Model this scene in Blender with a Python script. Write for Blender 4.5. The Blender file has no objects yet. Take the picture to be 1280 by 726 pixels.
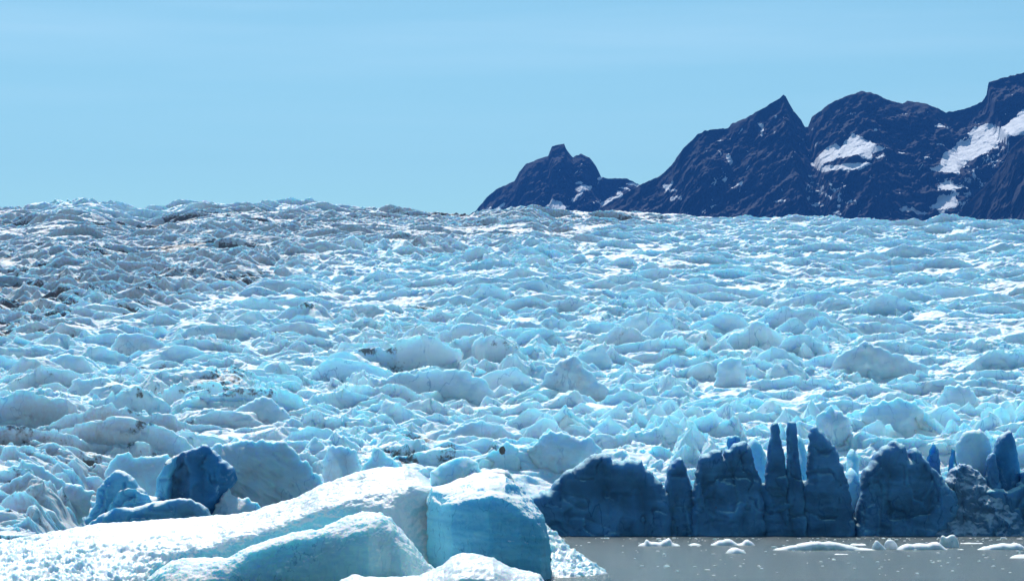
import bpy, bmesh, math, random
import numpy as np
from mathutils import Vector, geometry

scene = bpy.context.scene
FPX, HOR, CAMZ = 3630.0, 612.0, 8.0     # photograph focal length and horizon row in pixels; camera height in metres
SUN_EL, SUN_AZ = 47.0, -8.0             # degrees; azimuth measured from the view direction, negative = to the left

# ------------------------------------------------------------------ camera
cam_data = bpy.data.cameras.new('camera')
cam_data.sensor_width = 36.0
cam_data.lens = 36.0 * FPX / 1280.0
cam_data.shift_y = (HOR - 363.0) / 1280.0
cam_data.clip_start = 1.0
cam_data.clip_end = 60000.0
cam = bpy.data.objects.new('camera', cam_data)
scene.collection.objects.link(cam)
cam.location = (0, 0, CAMZ)
cam.rotation_euler = (math.radians(90), 0, 0)
scene.camera = cam

# ------------------------------------------------------------------ world, sun, exposure
world = bpy.data.worlds.new('World')
scene.world = world
world.use_nodes = True
wn, wl = world.node_tree.nodes, world.node_tree.links
for n in list(wn): wn.remove(n)
wo = wn.new('ShaderNodeOutputWorld'); wb = wn.new('ShaderNodeBackground')
sky = wn.new('ShaderNodeTexSky'); sky.sky_type = 'NISHITA'; sky.sun_disc = False
sky.sun_elevation = math.radians(SUN_EL)
sky.sun_rotation = math.radians(SUN_AZ)
sky.altitude = 300; sky.air_density = 1.0; sky.dust_density = 0.5; sky.ozone_density = 3.0
# thin high cirrus veils drawn out along the sky
tc = wn.new('ShaderNodeTexCoord'); mp = wn.new('ShaderNodeMapping'); mp.inputs['Scale'].default_value = (2.2, 2.2, 34)
mp.inputs['Rotation'].default_value = (0, math.radians(-3), 0)
nz = wn.new('ShaderNodeTexNoise'); nz.inputs['Scale'].default_value = 1.6; nz.inputs['Detail'].default_value = 5
rm = wn.new('ShaderNodeMapRange'); rm.inputs['From Min'].default_value = 0.5; rm.inputs['From Max'].default_value = 0.85
rm.inputs['To Max'].default_value = 0.22
sx = wn.new('ShaderNodeSeparateXYZ')
rh = wn.new('ShaderNodeMapRange'); rh.inputs['From Min'].default_value = 0.10; rh.inputs['From Max'].default_value = 0.165
ml = wn.new('ShaderNodeMath'); ml.operation = 'MULTIPLY'
hs = wn.new('ShaderNodeMix'); hs.data_type = 'RGBA'; hs.blend_type = 'MULTIPLY'; hs.inputs[0].default_value = 1.0
hs.inputs[7].default_value = (0.52, 0.73, 0.665, 1)      # cleaner, bluer air than the model's
mx = wn.new('ShaderNodeMix'); mx.data_type = 'RGBA'; mx.inputs[7].default_value = (7.0, 8.4, 9.2, 1)
wl.new(tc.outputs['Generated'], mp.inputs['Vector']); wl.new(mp.outputs[0], nz.inputs['Vector'])
wl.new(nz.outputs[0], rm.inputs['Value']); wl.new(tc.outputs['Generated'], sx.inputs[0])
wl.new(sx.outputs['Z'], rh.inputs['Value']); wl.new(rm.outputs[0], ml.inputs[0]); wl.new(rh.outputs[0], ml.inputs[1])
wl.new(ml.outputs[0], mx.inputs[0]); wl.new(sky.outputs[0], hs.inputs[6]); wl.new(hs.outputs[2], mx.inputs[6])
wl.new(mx.outputs[2], wb.inputs[0]); wl.new(wb.outputs[0], wo.inputs[0])
wb.inputs[1].default_value = 0.12

sun_d = bpy.data.lights.new('sun', 'SUN'); sun_d.energy = 4.2; sun_d.angle = math.radians(0.53)
sun_d.color = (1.0, 0.98, 0.94)
sun = bpy.data.objects.new('sun', sun_d); scene.collection.objects.link(sun)
az, el = math.radians(SUN_AZ), math.radians(SUN_EL)
to_sun = Vector((math.sin(az) * math.cos(el), math.cos(az) * math.cos(el), math.sin(el)))
sun.rotation_euler = to_sun.to_track_quat('Z', 'Y').to_euler()

vs = scene.view_settings
vs.view_transform = 'Standard'; vs.look = 'None'; vs.gamma = 1.0; vs.use_curve_mapping = False
vs.exposure = 0.42
scene.cycles.use_denoising = True
scene.cycles.max_bounces = 7; scene.cycles.diffuse_bounces = 3; scene.cycles.glossy_bounces = 3
scene.cycles.transmission_bounces = 3; scene.cycles.volume_bounces = 0
scene.cycles.use_adaptive_sampling = True
scene.cycles.adaptive_threshold = 0.02

# ------------------------------------------------------------------ numpy noise
F = np.float32
def hsh(seed, *ii):
    h = np.uint32(seed * 2654435761 & 0xffffffff)
    acc = None
    for k, i in enumerate(ii):
        v = i.astype(np.int64).astype(np.uint32) * np.uint32((374761393, 668265263, 2246822519)[k])
        acc = v if acc is None else acc ^ v
    acc = acc ^ h
    acc = (acc ^ (acc >> np.uint32(13))) * np.uint32(1274126177)
    acc = (acc ^ (acc >> np.uint32(15))) * np.uint32(2246822519)
    return (acc ^ (acc >> np.uint32(16))).astype(F) / F(4294967296.0)

def vn2(x, y, seed=0):                       # smooth value noise in -1..1
    ix, iy = np.floor(x), np.floor(y)
    fx, fy = (x - ix).astype(F), (y - iy).astype(F)
    fx = fx * fx * fx * (fx * (fx * 6 - 15) + 10); fy = fy * fy * fy * (fy * (fy * 6 - 15) + 10)
    a, b = hsh(seed, ix, iy), hsh(seed, ix + 1, iy)
    c, d = hsh(seed, ix, iy + 1), hsh(seed, ix + 1, iy + 1)
    return ((a + (b - a) * fx) * (1 - fy) + (c + (d - c) * fx) * fy) * 2 - 1

def vn3(x, y, z, seed=0):
    ix, iy, iz = np.floor(x), np.floor(y), np.floor(z)
    fx, fy, fz = x - ix, y - iy, z - iz
    fx = fx * fx * (3 - 2 * fx); fy = fy * fy * (3 - 2 * fy); fz = fz * fz * (3 - 2 * fz)
    out = 0
    for k in (0, 1):
        a, b = hsh(seed, ix, iy, iz + k), hsh(seed, ix + 1, iy, iz + k)
        c, d = hsh(seed, ix, iy + 1, iz + k), hsh(seed, ix + 1, iy + 1, iz + k)
        v = (a + (b - a) * fx) * (1 - fy) + (c + (d - c) * fx) * fy
        out = out + v * (fz if k else 1 - fz)
    return out * 2 - 1

def fbm2(x, y, seed=0, octv=4, gain=0.5):
    s, a = 0, 1.0
    for o in range(octv):
        s = s + a * vn2(x * 2 ** o + 17.3 * o, y * 2 ** o - 9.1 * o, seed + o); a *= gain
    return s
def rid2(x, y, seed=0, octv=4, gain=0.5):     # ridged, 0..~1
    s, a, t = 0, 1.0, 0
    for o in range(octv):
        s = s + a * (1 - np.abs(vn2(x * 2 ** o + 7.7 * o, y * 2 ** o + 3.1 * o, seed + o))); t += a; a *= gain
    return s / t
def fbm3(x, y, z, seed=0, octv=3, gain=0.5):
    s, a = 0, 1.0
    for o in range(octv):
        s = s + a * vn3(x * 2 ** o + 5.3 * o, y * 2 ** o, z * 2 ** o + 11.9 * o, seed + o); a *= gain
    return s

def wedges(x, y, cx, cy, seed, hlo, hhi, front=1.2, back=0.55, side=0.35, spread=0.7, rad=2):
    """field of broken ice ridges: maximum over jittered cells of a curved, asymmetric gable"""
    u, v = x / cx, y / cy
    iu, iv = np.floor(u), np.floor(v)
    best = np.full(x.shape, -99, F)
    for di in range(-rad, rad + 1):
        for dj in range(-rad, rad + 1):
            a, b = iu + di, iv + dj
            r1, r2, r3 = hsh(seed, a, b), hsh(seed + 1, a, b), hsh(seed + 2, a, b)
            r4, r5, r6 = hsh(seed + 3, a, b), hsh(seed + 4, a, b), hsh(seed + 5, a, b)
            px = ((a + 0.1 + 0.8 * r1) * cx - x).astype(F); py = ((b + 0.1 + 0.8 * r2) * cy - y).astype(F)
            ang = (r3 - 0.5) * 2 * spread
            ca, sa = np.cos(ang), np.sin(ang)
            la = px * ca + py * sa; lb = -px * sa + py * ca
            lb = lb + (r5 - 0.5) * 0.10 * la * la / cx * 3 + (r6 - .5) * .5 * np.abs(la)
            H = hlo + (hhi - hlo) * r4
            sf = front * (0.6 + 0.9 * r5); sb = back * (0.6 + 0.9 * r6)
            # lb > 0: the point lies on the camera side of the crest
            h = H - np.where(lb > 0, sf * lb, -sb * lb) - side * (0.6 + r1) * np.abs(la) * (0.7 + 0.3 * np.minimum(np.abs(la) / (cx * .5), 1.6))
            np.maximum(best, h, out=best)
    return best

def blocks(x, y, size, seed, tilt=0.35):
    """broken slabs: every jittered cell has its own height and tilt, so neighbours meet at a step"""
    u, v = x / size, y / size
    iu, iv = np.floor(u), np.floor(v)
    best = np.full(x.shape, 99, F); val = np.zeros(x.shape, F)
    for di in (-1, 0, 1):
        for dj in (-1, 0, 1):
            a, b = iu + di, iv + dj
            ox = (a + 0.15 + 0.7 * hsh(seed, a, b) - u).astype(F); oy = (b + 0.15 + 0.7 * hsh(seed + 1, a, b) - v).astype(F)
            d = ox * ox + oy * oy
            h = (hsh(seed + 2, a, b) * 2 - 1) + tilt * 2 * ((hsh(seed + 3, a, b) * 2 - 1) * ox + (hsh(seed + 4, a, b) - 0.75) * 2 * oy)
            k = d < best
            val = np.where(k, h, val); best = np.where(k, d, best)
    return val

def interp(tab, x):
    t = np.array(tab, dtype=float)
    return np.interp(x, t[:, 0], t[:, 1])
def sstep(a, b, x):
    t = np.clip((x - a) / (b - a), 0, 1); return t * t * (3 - 2 * t)
def W(px, py, D):
    return ((px - 640.0) / FPX * D, D, CAMZ + (HOR - py) / FPX * D)
def inside(poly, X, Y):
    res = np.zeros(X.shape, bool); n = len(poly)
    for i in range(n):
        x1, y1 = poly[i]; x2, y2 = poly[(i + 1) % n]
        if y1 == y2: continue
        c = ((y1 > Y) != (y2 > Y)) & (X < (x2 - x1) * (Y - y1) / (y2 - y1) + x1)
        res ^= c
    return res

# ------------------------------------------------------------------ object helpers
COL = scene.collection
def tag(o, label=None, cat=None, group=None, kind=None):
    if label: o['label'] = label
    if cat: o['category'] = cat
    if group: o['group'] = group
    if kind: o['kind'] = kind
    return o
def empty(name, loc):
    o = bpy.data.objects.new(name, None); COL.objects.link(o); o.location = loc; return o
def mesh_obj(name, V, faces, mat, parent=None, attrs=None, smooth=True, origin=None):
    """V (n,3) array in world metres, faces (m,3|4) int array"""
    V = np.asarray(V, dtype=np.float64)
    if origin is None:
        origin = np.array([V[:, 0].mean(), V[:, 1].mean(), V[:, 2].min()]) if parent is None else np.zeros(3)
    if parent is not None: origin = np.array(parent.location)
    me = bpy.data.meshes.new(name)
    k = faces.shape[1]; m = len(faces)
    me.vertices.add(len(V)); me.vertices.foreach_set('co', (V - origin).astype(F).ravel())
    me.loops.add(m * k); me.loops.foreach_set('vertex_index', faces.astype(np.int32).ravel())
    me.polygons.add(m); me.polygons.foreach_set('loop_start', np.arange(0, m * k, k, dtype=np.int32))
    try: me.polygons.foreach_set('loop_total', np.full(m, k, dtype=np.int32))
    except Exception: pass
    me.polygons.foreach_set('use_smooth', np.full(m, smooth, dtype=bool))
    for an, av in (attrs or {}).items():
        at = me.attributes.new(an, 'FLOAT', 'POINT'); at.data.foreach_set('value', np.asarray(av, dtype=F).ravel())
    me.update(); me.validate()
    me.materials.append(mat)
    o = bpy.data.objects.new(name, me); COL.objects.link(o)
    if parent is not None: o.parent = parent
    else: o.location = origin
    return o
def grid_faces(nr, nc):
    i = np.arange(nr * nc).reshape(nr, nc)
    return np.stack([i[:-1, :-1], i[:-1, 1:], i[1:, 1:], i[1:, :-1]], -1).reshape(-1, 4)

# ------------------------------------------------------------------ materials
def mat_new(name):
    m = bpy.data.materials.new(name); m.use_nodes = True
    nt = m.node_tree
    for n in list(nt.nodes): nt.nodes.remove(n)
    out = nt.nodes.new('ShaderNodeOutputMaterial'); p = nt.nodes.new('ShaderNodeBsdfPrincipled')
    nt.links.new(p.outputs[0], out.inputs['Surface'])
    return m, nt, p
def noise(nt, vec, scale, detail=4, rough=0.55):
    n = nt.nodes.new('ShaderNodeTexNoise'); n.inputs['Scale'].default_value = scale
    n.inputs['Detail'].default_value = detail; n.inputs['Roughness'].default_value = rough
    nt.links.new(vec, n.inputs['Vector']); return n.outputs[0]
def mrange(nt, val, a, b, c=0.0, d=1.0, smooth=False):
    n = nt.nodes.new('ShaderNodeMapRange'); nt.links.new(val, n.inputs['Value'])
    if smooth: n.interpolation_type = 'SMOOTHSTEP'
    for k, v in zip(('From Min', 'From Max', 'To Min', 'To Max'), (a, b, c, d)): n.inputs[k].default_value = v
    return n.outputs[0]
def mixc(nt, fac, a, b, mode='MIX'):
    n = nt.nodes.new('ShaderNodeMix'); n.data_type = 'RGBA'; n.blend_type = mode
    if isinstance(fac, (int, float)): n.inputs[0].default_value = fac
    else: nt.links.new(fac, n.inputs[0])
    for s, v in ((6, a), (7, b)):
        if isinstance(v, tuple): n.inputs[s].default_value = (*v, 1)
        else: nt.links.new(v, n.inputs[s])
    return n.outputs[2]
def math_(nt, op, a, b):
    n = nt.nodes.new('ShaderNodeMath'); n.operation = op
    for s, v in ((0, a), (1, b)):
        if isinstance(v, (int, float)): n.inputs[s].default_value = v
        else: nt.links.new(v, n.inputs[s])
    return n.outputs[0]
def attr(nt, name):
    n = nt.nodes.new('ShaderNodeAttribute'); n.attribute_name = name; return n.outputs['Fac']
def geo(nt):
    g = nt.nodes.new('ShaderNodeNewGeometry'); s = nt.nodes.new('ShaderNodeSeparateXYZ')
    nt.links.new(g.outputs['Normal'], s.inputs[0]); return g.outputs['Position'], s.outputs['Z']
def stretch(nt, vec, s):
    m = nt.nodes.new('ShaderNodeMapping'); m.inputs['Scale'].default_value = s; nt.links.new(vec, m.inputs['Vector']); return m.outputs[0]
def bump(nt, p, h, dist, strength=1.0):
    b = nt.nodes.new('ShaderNodeBump'); b.inputs['Distance'].default_value = dist; b.inputs['Strength'].default_value = strength
    nt.links.new(h, b.inputs['Height']); nt.links.new(b.outputs[0], p.inputs['Normal'])

def ice_material(name, ice, crust, sss=0.0, sss_scale=1.0, dirt_attr=False, fscale=1.0, crust_z=(0.35, 0.75), rough=0.35, dirt=(0.20, 0.185, 0.18), speck=0.66, bumpd=0.12, cloud=None, flute=False):
    """ice colour on steep fresh faces, weathered white crust (painted teal rim glow on the cliff) on faces that look up, grit lines and specks"""
    m, nt, p = mat_new(name)
    pos, nzz = geo(nt)
    n1 = noise(nt, pos, 0.22 * fscale, 5, 0.6)
    n2 = noise(nt, pos, 1.4 * fscale, 5, 0.65)
    st = stretch(nt, pos, (0.45 * fscale, 0.45 * fscale, 1.3 * fscale))
    st.node.inputs['Rotation'].default_value = (0.2, 0.35, 0.3)
    n3 = noise(nt, st, 1.0, 4, 0.6)
    n4 = noise(nt, pos, 0.045 * fscale, 3, 0.5)
    n5 = noise(nt, stretch(nt, pos, (1, 1, 0.45)), 0.35 * fscale, 3, 0.5)
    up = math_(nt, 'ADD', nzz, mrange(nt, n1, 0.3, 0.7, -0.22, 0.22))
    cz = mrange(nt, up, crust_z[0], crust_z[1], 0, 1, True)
    dark = tuple(c * k for c, k in zip(ice, (0.62, 0.80, 0.92)))
    face = mixc(nt, mrange(nt, n3, 0.35, 0.65, 0, 0.6), ice, dark)
    grey = tuple(0.45 * c + 0.55 * (ice[0] * .6 + ice[2] * .4) * .92 for c in ice)
    face = mixc(nt, mrange(nt, n4, 0.45, 0.62, 0, 0.6, True), face, grey)
    if flute:
        fl = noise(nt, stretch(nt, pos, (0.12, 0.12, 0.16)), 1.0, 3, 0.5)
        face = mixc(nt, mrange(nt, fl, 0.35, 0.65, 0, 1, True), tuple(c * 0.72 for c in ice), tuple(min(1, c * 1.2) for c in ice))
    if name == 'berg_blue_ice': face = mixc(nt, attr(nt, 'lit_flank_bands'), face, (0.26, 0.68, 0.85))  # paler blue painted over the lit left flank and irregular bands
    if cloud:
        face = mixc(nt, math_(nt, 'MULTIPLY', mrange(nt, n2, 0.5, 0.6), mrange(nt, n1, 0.46, 0.6)), face, cloud)
    # hairline cracks
    crk = math_(nt, 'MULTIPLY', mrange(nt, math_(nt, 'ABSOLUTE', math_(nt, 'SUBTRACT', n5, 0.5), 0), 0.0, 0.012, 1, 0), mrange(nt, n1, 0.45, 0.55))
    face = mixc(nt, math_(nt, 'MULTIPLY', crk, 0.7), face, tuple(c * k for c, k in zip(ice, (0.25, 0.45, 0.62))))
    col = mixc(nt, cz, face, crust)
    gr = mrange(nt, n2, speck, speck + 0.08)
    g2 = mrange(nt, n1, 0.5, 0.62)
    sp = math_(nt, 'MULTIPLY', math_(nt, 'MULTIPLY', gr, g2), 0.75)
    if dirt_attr:
        a = attr(nt, 'dirt')
        wide = mrange(nt, n2, 0.38, 0.62)
        k = math_(nt, 'MULTIPLY', a, math_(nt, 'ADD', 0.45, math_(nt, 'MULTIPLY', wide, 0.55)))
        col = mixc(nt, math_(nt, 'MULTIPLY', k, 0.92), col, (0.57, 0.55, 0.56))
        col = mixc(nt, mrange(nt, math_(nt, 'ADD', a, math_(nt, 'MULTIPLY', n2, 0.9)), 1.30, 1.75, 0, 0.5), col, dirt)
        n6 = noise(nt, pos, 1.6, 5, 0.7)
        sl = math_(nt, 'ADD', attr(nt, 'soil'), math_(nt, 'ADD', math_(nt, 'MULTIPLY', math_(nt, 'SUBTRACT', n2, 0.5), 1.6), math_(nt, 'MULTIPLY', math_(nt, 'SUBTRACT', n6, 0.5), 1.0)))
        col = mixc(nt, math_(nt, 'MULTIPLY', mrange(nt, sl, 0.48, 0.78, 0, 0.9), mrange(nt, attr(nt, 'soil'), 0.02, 0.2)), col, (0.13, 0.105, 0.085))
    col = mixc(nt, sp, col, (0.16, 0.15, 0.15))
    nt.links.new(col, p.inputs['Base Color'])
    p.inputs['Roughness'].default_value = rough + 0.25
    p.inputs['IOR'].default_value = 1.31
    p.inputs['Specular IOR Level'].default_value = 0.35
    if sss > 0:
        p.subsurface_method = 'RANDOM_WALK'
        p.inputs['Subsurface Weight'].default_value = sss
        p.inputs['Subsurface Radius'].default_value = (0.20, 0.65, 1.0)
        p.inputs['Subsurface Scale'].default_value = sss_scale
    bb = noise(nt, pos, 2.6 * fscale, 6, 0.7)
    bump(nt, p, math_(nt, 'ADD', bb, math_(nt, 'MULTIPLY', n3, 0.35)), bumpd, 1.0)
    return m

M = {}
M['glacier'] = ice_material('glacier_ice', (0.63, 0.845, 0.90), (0.77, 0.84, 0.88), 0.8, 2.8, True, 0.6, (0.62, 0.98), bumpd=0.18)
M['serac'] = ice_material('serac_ice', (0.46, 0.78, 0.86), (0.84, 0.90, 0.91), 0.75, 2.2, False, 0.7, (0.5, 0.9), bumpd=0.2)
M['cliff'] = ice_material('cliff_ice', (0.11, 0.28, 0.48), (0.34, 0.62, 0.70), 0.7, 3.5, False, 0.5, (0.45, 1.0), flute=True, bumpd=0.35)  # teal on upward faces paints in the translucent glow of the rims
M['blue'] = ice_material('deep_blue_ice', (0.06, 0.27, 0.50), (0.62, 0.80, 0.86), 0.65, 3.0, False, 0.8, (0.6, 1.0), cloud=(0.28, 0.50, 0.68), bumpd=0.25)
M['berg'] = ice_material('berg_snow', (0.36, 0.78, 0.87), (0.80, 0.87, 0.89), 0.7, 1.1, False, 2.5, (0.2, 0.6), rough=0.15, speck=0.9, bumpd=0.045)
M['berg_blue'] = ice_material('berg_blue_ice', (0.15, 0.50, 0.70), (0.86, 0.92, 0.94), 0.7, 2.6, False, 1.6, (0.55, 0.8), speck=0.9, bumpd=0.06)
M['berg_teal'] = ice_material('berg_teal_ice', (0.50, 0.82, 0.84), (0.90, 0.94, 0.94), 0.9, 3.0, False, 2.0, (0.45, 0.75), speck=0.9, bumpd=0.08)
M['rubble'] = ice_material('rubble_ice', (0.12, 0.28, 0.44), (0.62, 0.76, 0.86), 0.6, 2.0, False, 0.9, (0.35, 1.15), speck=0.95, bumpd=0.4)
M['berg_facet'] = ice_material('berg_facet_ice', (0.24, 0.66, 0.84), (0.88, 0.92, 0.94), 0.7, 1.8, False, 1.6, (0.6, 0.85), speck=0.9, bumpd=0.05)
M['ridge'] = ice_material('ridge_ice', (0.17, 0.50, 0.70), (0.80, 0.89, 0.92), 0.7, 3.0, False, 0.9, (0.55, 0.9), speck=0.8, bumpd=0.15)
M['fin'] = ice_material('fin_ice', (0.42, 0.82, 0.93), (0.85, 0.93, 0.95), 0.8, 2.5, False, 0.8, (0.7, 1.0), speck=0.9, bumpd=0.15)  # pale cyan puts the glow of the gap strips into the colour
M['floe'] = ice_material('floe_ice', (0.78, 0.87, 0.87), (0.88, 0.91, 0.91), 0.4, 0.5, False, 2.5, (-0.1, 0.3), speck=0.8, bumpd=0.08)

def rock_material(name, base, alt):
    m, nt, p = mat_new(name)
    pos, nzz = geo(nt)
    n1 = noise(nt, pos, 0.004, 8, 0.65); n2 = noise(nt, pos, 0.03, 6, 0.7)
    col = mixc(nt, mrange(nt, n1, 0.4, 0.62), base, alt)
    col = mixc(nt, mrange(nt, n2, 0.45, 0.7), col, tuple(c * 0.55 for c in base))
    s = attr(nt, 'snow')
    sn = mrange(nt, math_(nt, 'ADD', s, math_(nt, 'MULTIPLY', math_(nt, 'SUBTRACT', noise(nt, pos, 0.05, 6, 0.7), 0.5), 0.8)), 0.45, 0.55)
    col = mixc(nt, sn, col, (0.90, 0.90, 0.92))
    nt.links.new(col, p.inputs['Base Color']); p.inputs['Roughness'].default_value = 0.9
    p.inputs['Specular IOR Level'].default_value = 0.1
    bump(nt, p, math_(nt, 'ADD', n2, n1), 12.0, 0.5)
    return m
M['rock'] = rock_material('mountain_rock', (0.016, 0.022, 0.036), (0.032, 0.038, 0.052))
m, nt, p = mat_new('moraine_stone'); pos, nzz = geo(nt)
c = mixc(nt, mrange(nt, noise(nt, pos, 0.5, 5), 0.35, 0.65), (0.05, 0.045, 0.04), (0.14, 0.12, 0.10)); nt.links.new(c, p.inputs['Base Color'])
p.inputs['Roughness'].default_value = 0.9; M['stone'] = m

m, nt, p = mat_new('milky_water'); pos, nzz = geo(nt)
nt.links.new(mixc(nt, noise(nt, stretch(nt, pos, (0.02, 0.06, 1)), 1.0, 4), (0.050, 0.088, 0.080), (0.066, 0.106, 0.096)), p.inputs['Base Color'])
p.inputs['Roughness'].default_value = 0.22; p.inputs['IOR'].default_value = 1.33; p.inputs['Specular IOR Level'].default_value = 0.38
w1 = noise(nt, stretch(nt, pos, (0.7, 1.6, 1)), 1.0, 5, 0.6); w2 = noise(nt, stretch(nt, pos, (3.0, 5.0, 1)), 1.0, 3, 0.6)
bump(nt, p, math_(nt, 'ADD', w1, math_(nt, 'MULTIPLY', w2, 0.45)), 0.75, 1.0)
M['water'] = m

# ------------------------------------------------------------------ lake
V = np.array([W(-900, 0, 1)], float)
xs = np.linspace(-700, 700, 57); ys = np.linspace(-400, 560, 49)
X, Y = np.meshgrid(xs, ys)
lake = mesh_obj('lake', np.stack([X, Y, 0 * X], -1).reshape(-1, 3), grid_faces(49, 57), M['water'], origin=np.zeros(3))
tag(lake, kind='structure')

# ------------------------------------------------------------------ glacier surface
SKY = [(-400, 262), (0, 266), (30, 264), (75, 252), (110, 252), (165, 263), (185, 263), (235, 253), (280, 254), (330, 257), (410, 259),
       (500, 261), (585, 264), (640, 260), (665, 257), (690, 266), (800, 265), (900, 270), (1000, 272), (1100, 277), (1280, 279), (1700, 283)]
DCR = 1900.0
def front_line(px):
    return interp([(-400, 372), (40, 385), (85, 440), (110, 486), (190, 500), (260, 504), (560, 504), (660, 512), (1700, 512)], px)
def glacier_base(px, D):
    top = CAMZ + (HOR - interp(SKY, px) - 2.0) / FPX * DCR
    t = (D - 560.0) / (DCR - 560.0)
    z = 17.5 + (top - 17.5) * np.clip(t, 0, 1) - np.clip(D - DCR, 0, None) * 0.06
    fr = front_line(px)
    t = np.clip((D - fr) / (562 - fr), 0, 1)
    p = 1.0 + 0.6 * sstep(600, 100, px)
    z = np.where(D < 562, 1.2 + 16.3 * (t * t * (3 - 2 * t)) ** (1 / 1.0) * (0.55 + 0.45 * t) ** (p - 1), z)
    return np.where(D < fr, -3.0, z)
def glacier_noise(x, y, px, D):
    wx = x + 5 * vn2(x / 23, y / 23, 3) + 1.6 * vn2(x / 7, y / 7, 4)
    wy = y + 6 * vn2(x / 27, y / 27, 5) + 1.8 * vn2(x / 6.5, y / 6.5, 6)
    big = wedges(wx, wy, 17.0, 15.0, 11, 0.0, 6.6, 1.9, 0.44, 0.36, 0.85)
    med = wedges(wx, wy, 8.5, 7.5, 31, -0.4, 3.7, 2.0, 0.55, 0.5, 1.1)
    sm = wedges(wx, wy, 3.6, 3.2, 51, 0.0, 1.15, 1.1, 0.7, 0.5, 1.5, 1)
    patch = sstep(-0.35, 0.45, vn2(x / 60, y / 90, 71) + 0.25 * vn2(x / 20, y / 20, 72))
    dz = dirt_zone(px, D)
    amp = 0.75 + 0.55 * patch
    amp = amp * (1 - 0.30 * dz)
    # smooth-ish maximum of the families keeps crests sharp
    wide = wedges(wx * .97 + wy * .2, wy, 38.0, 17.0, 131, 0.0, 5.4, 1.5, 0.33, 0.19, 0.4, 1)
    wmask = sstep(-0.3, 0.3, 0.35 * sstep(700, 1000, D) + vn2(x / 75 + 3, y / 120, 75) + 0.7 * sstep(-40, 160, x) - 0.15 - 0.35 * dz)
    near = sstep(760, 560, px * 0 + D)
    blk = wedges(wx * .8 - wy * .3, wy + wx * .15, 24.0, 17.0, 231, 0.0, 8.0, 2.0, 0.42, 0.42, 1.0)
    giant = wedges(wx, wy, 60.0, 75.0, 151, -3.0, 5.5, 0.55, 0.30, 0.22, 0.8, 1)
    h = np.maximum(big * amp * (1 - 0.5 * wmask), med * (0.85 + 0.3 * patch) * (1 - 0.5 * wmask) + 0.4 - 0.8 * wmask)
    h = np.maximum(h, wide * (0.35 + 0.75 * wmask))
    rgt = sstep(560, 700, px)
    h = np.maximum(h * (1 - 0.25 * near * (1 - .5 * rgt)), blk * (0.25 + 0.75 * sstep(1000, 560, D)) * (1 - 0.62 * rgt))
    spike = wedges(wx, wy, 7.5, 6.0, 431, -0.5, 5.6, 2.4, 1.0, 0.75, 0.9)
    ps = np.maximum(rgt * sstep(700, 600, D), 0.8 * sstep(560, 520, D))
    ps = np.maximum(ps, 0.5 * sstep(0.25, 0.6, vn2(x / 30 + 4, y / 45, 79)) * sstep(1000, 700, D))
    h = np.maximum(h * (1 - 0.22 * ps), spike * ps)
    h = np.maximum(h, 0.5 * h + 0.8 * np.maximum(giant, 0) * sstep(560, 640, D))
    h = np.maximum(h, -0.6 + 0.6 * vn2(x / 9, y / 9, 8))
    bm_ = sstep(-0.25, 0.35, vn2(x / 35 + 9, y / 50, 77) + 0.3 * vn2(x / 12, y / 15, 78)) * (1 - 0.6 * dz)
    h = h + 0.8 * bm_ * (1 - 0.6 * wmask) * blocks(wx, wy * 1.25, 5.2, 331) + 0.28 * (0.3 + 0.7 * bm_) * blocks(wx, wy * 1.2, 2.3, 341)
    h = h + 2.6 * sstep(800, 1100, D) * vn2(x / 42, y / 60, 10)
    nr = sstep(1100, 600, D)
    h = h + (0.35 + 0.55 * nr) * (rid2(wx / 4.5 + y / 40, wy / 3.0, 95, 3, 0.55) - 0.62)
    h = h * (1 + 0.35 * sstep(1780, 1880, D) * sstep(700, 500, px))
    h = h + 0.26 * sm + 0.12 * fbm2(x / 1.7, y / 1.3, 90, 3)
    h = h + 2.0 * vn2(x / 70, y / 110, 9)
    return h
def dirt_zone(px, D):
    # moraine-stained ice: the far left and a band that thins out towards the right
    lim = interp([(-400, 690), (0, 760), (150, 860), (300, 980), (450, 1180), (600, 1330), (760, 1480), (900, 1750), (1100, 2100)], px)
    w = vn2(px / 90.0, D / 160.0, 21) * 90 + vn2(px / 30.0, D / 60.0, 22) * 40
    z = sstep(-40, 140, D - lim + w) * sstep(1020, 760, px)
    z = z * (1 - 0.75 * sstep(1660, 1780, D + w) * sstep(20, 60, px) * sstep(500, 300, px))
    low = sstep(300, 140, px + w) * sstep(620, 540, D) * 0.75
    mid = sstep(60, 20, np.abs(px - 350) + w * .3) * sstep(570, 540, D) * 0.6
    return np.clip(np.maximum(np.maximum(z * (0.8 + 0.2 * sstep(900, 200, px)), low), mid), 0, 1)

ds = [372.0]
while ds[-1] < 2150:
    ds.append(ds[-1] + 0.26 * (ds[-1] / 500.0) ** 0.9)
ds = np.array(ds); NR = len(ds)
pxs = np.linspace(-110, 1390, 1500); NC = len(pxs)
PX, DD = np.meshgrid(pxs, ds)
PX = PX.astype(F); DD = DD.astype(F)
GX = (PX - 640) / F(FPX) * DD
GX = GX.astype(F)
hn = np.empty_like(GX)
for r in range(0, NR, 200):
    s = slice(r, min(NR, r + 200)); hn[s] = glacier_noise(GX[s], DD[s], PX[s], DD[s])
zb = glacier_base(PX, DD).astype(F)
edge = sstep(0, 38, DD - front_line(PX))
taper = 0.25 + 0.75 * edge
GZ = zb + (hn - 1.0) * taper
dz = dirt_zone(PX, DD)
lowp = sstep(2.2, -0.2, hn)
lft = sstep(760, 560, PX) * sstep(1150, 900, DD)
spots = sstep(0.60 - 0.16 * lft, 0.85 - 0.12 * lft, vn2(GX / 14, DD / 22, 41) * 0.6 + vn2(GX / 4, DD / 6, 42) * 0.55)
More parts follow.
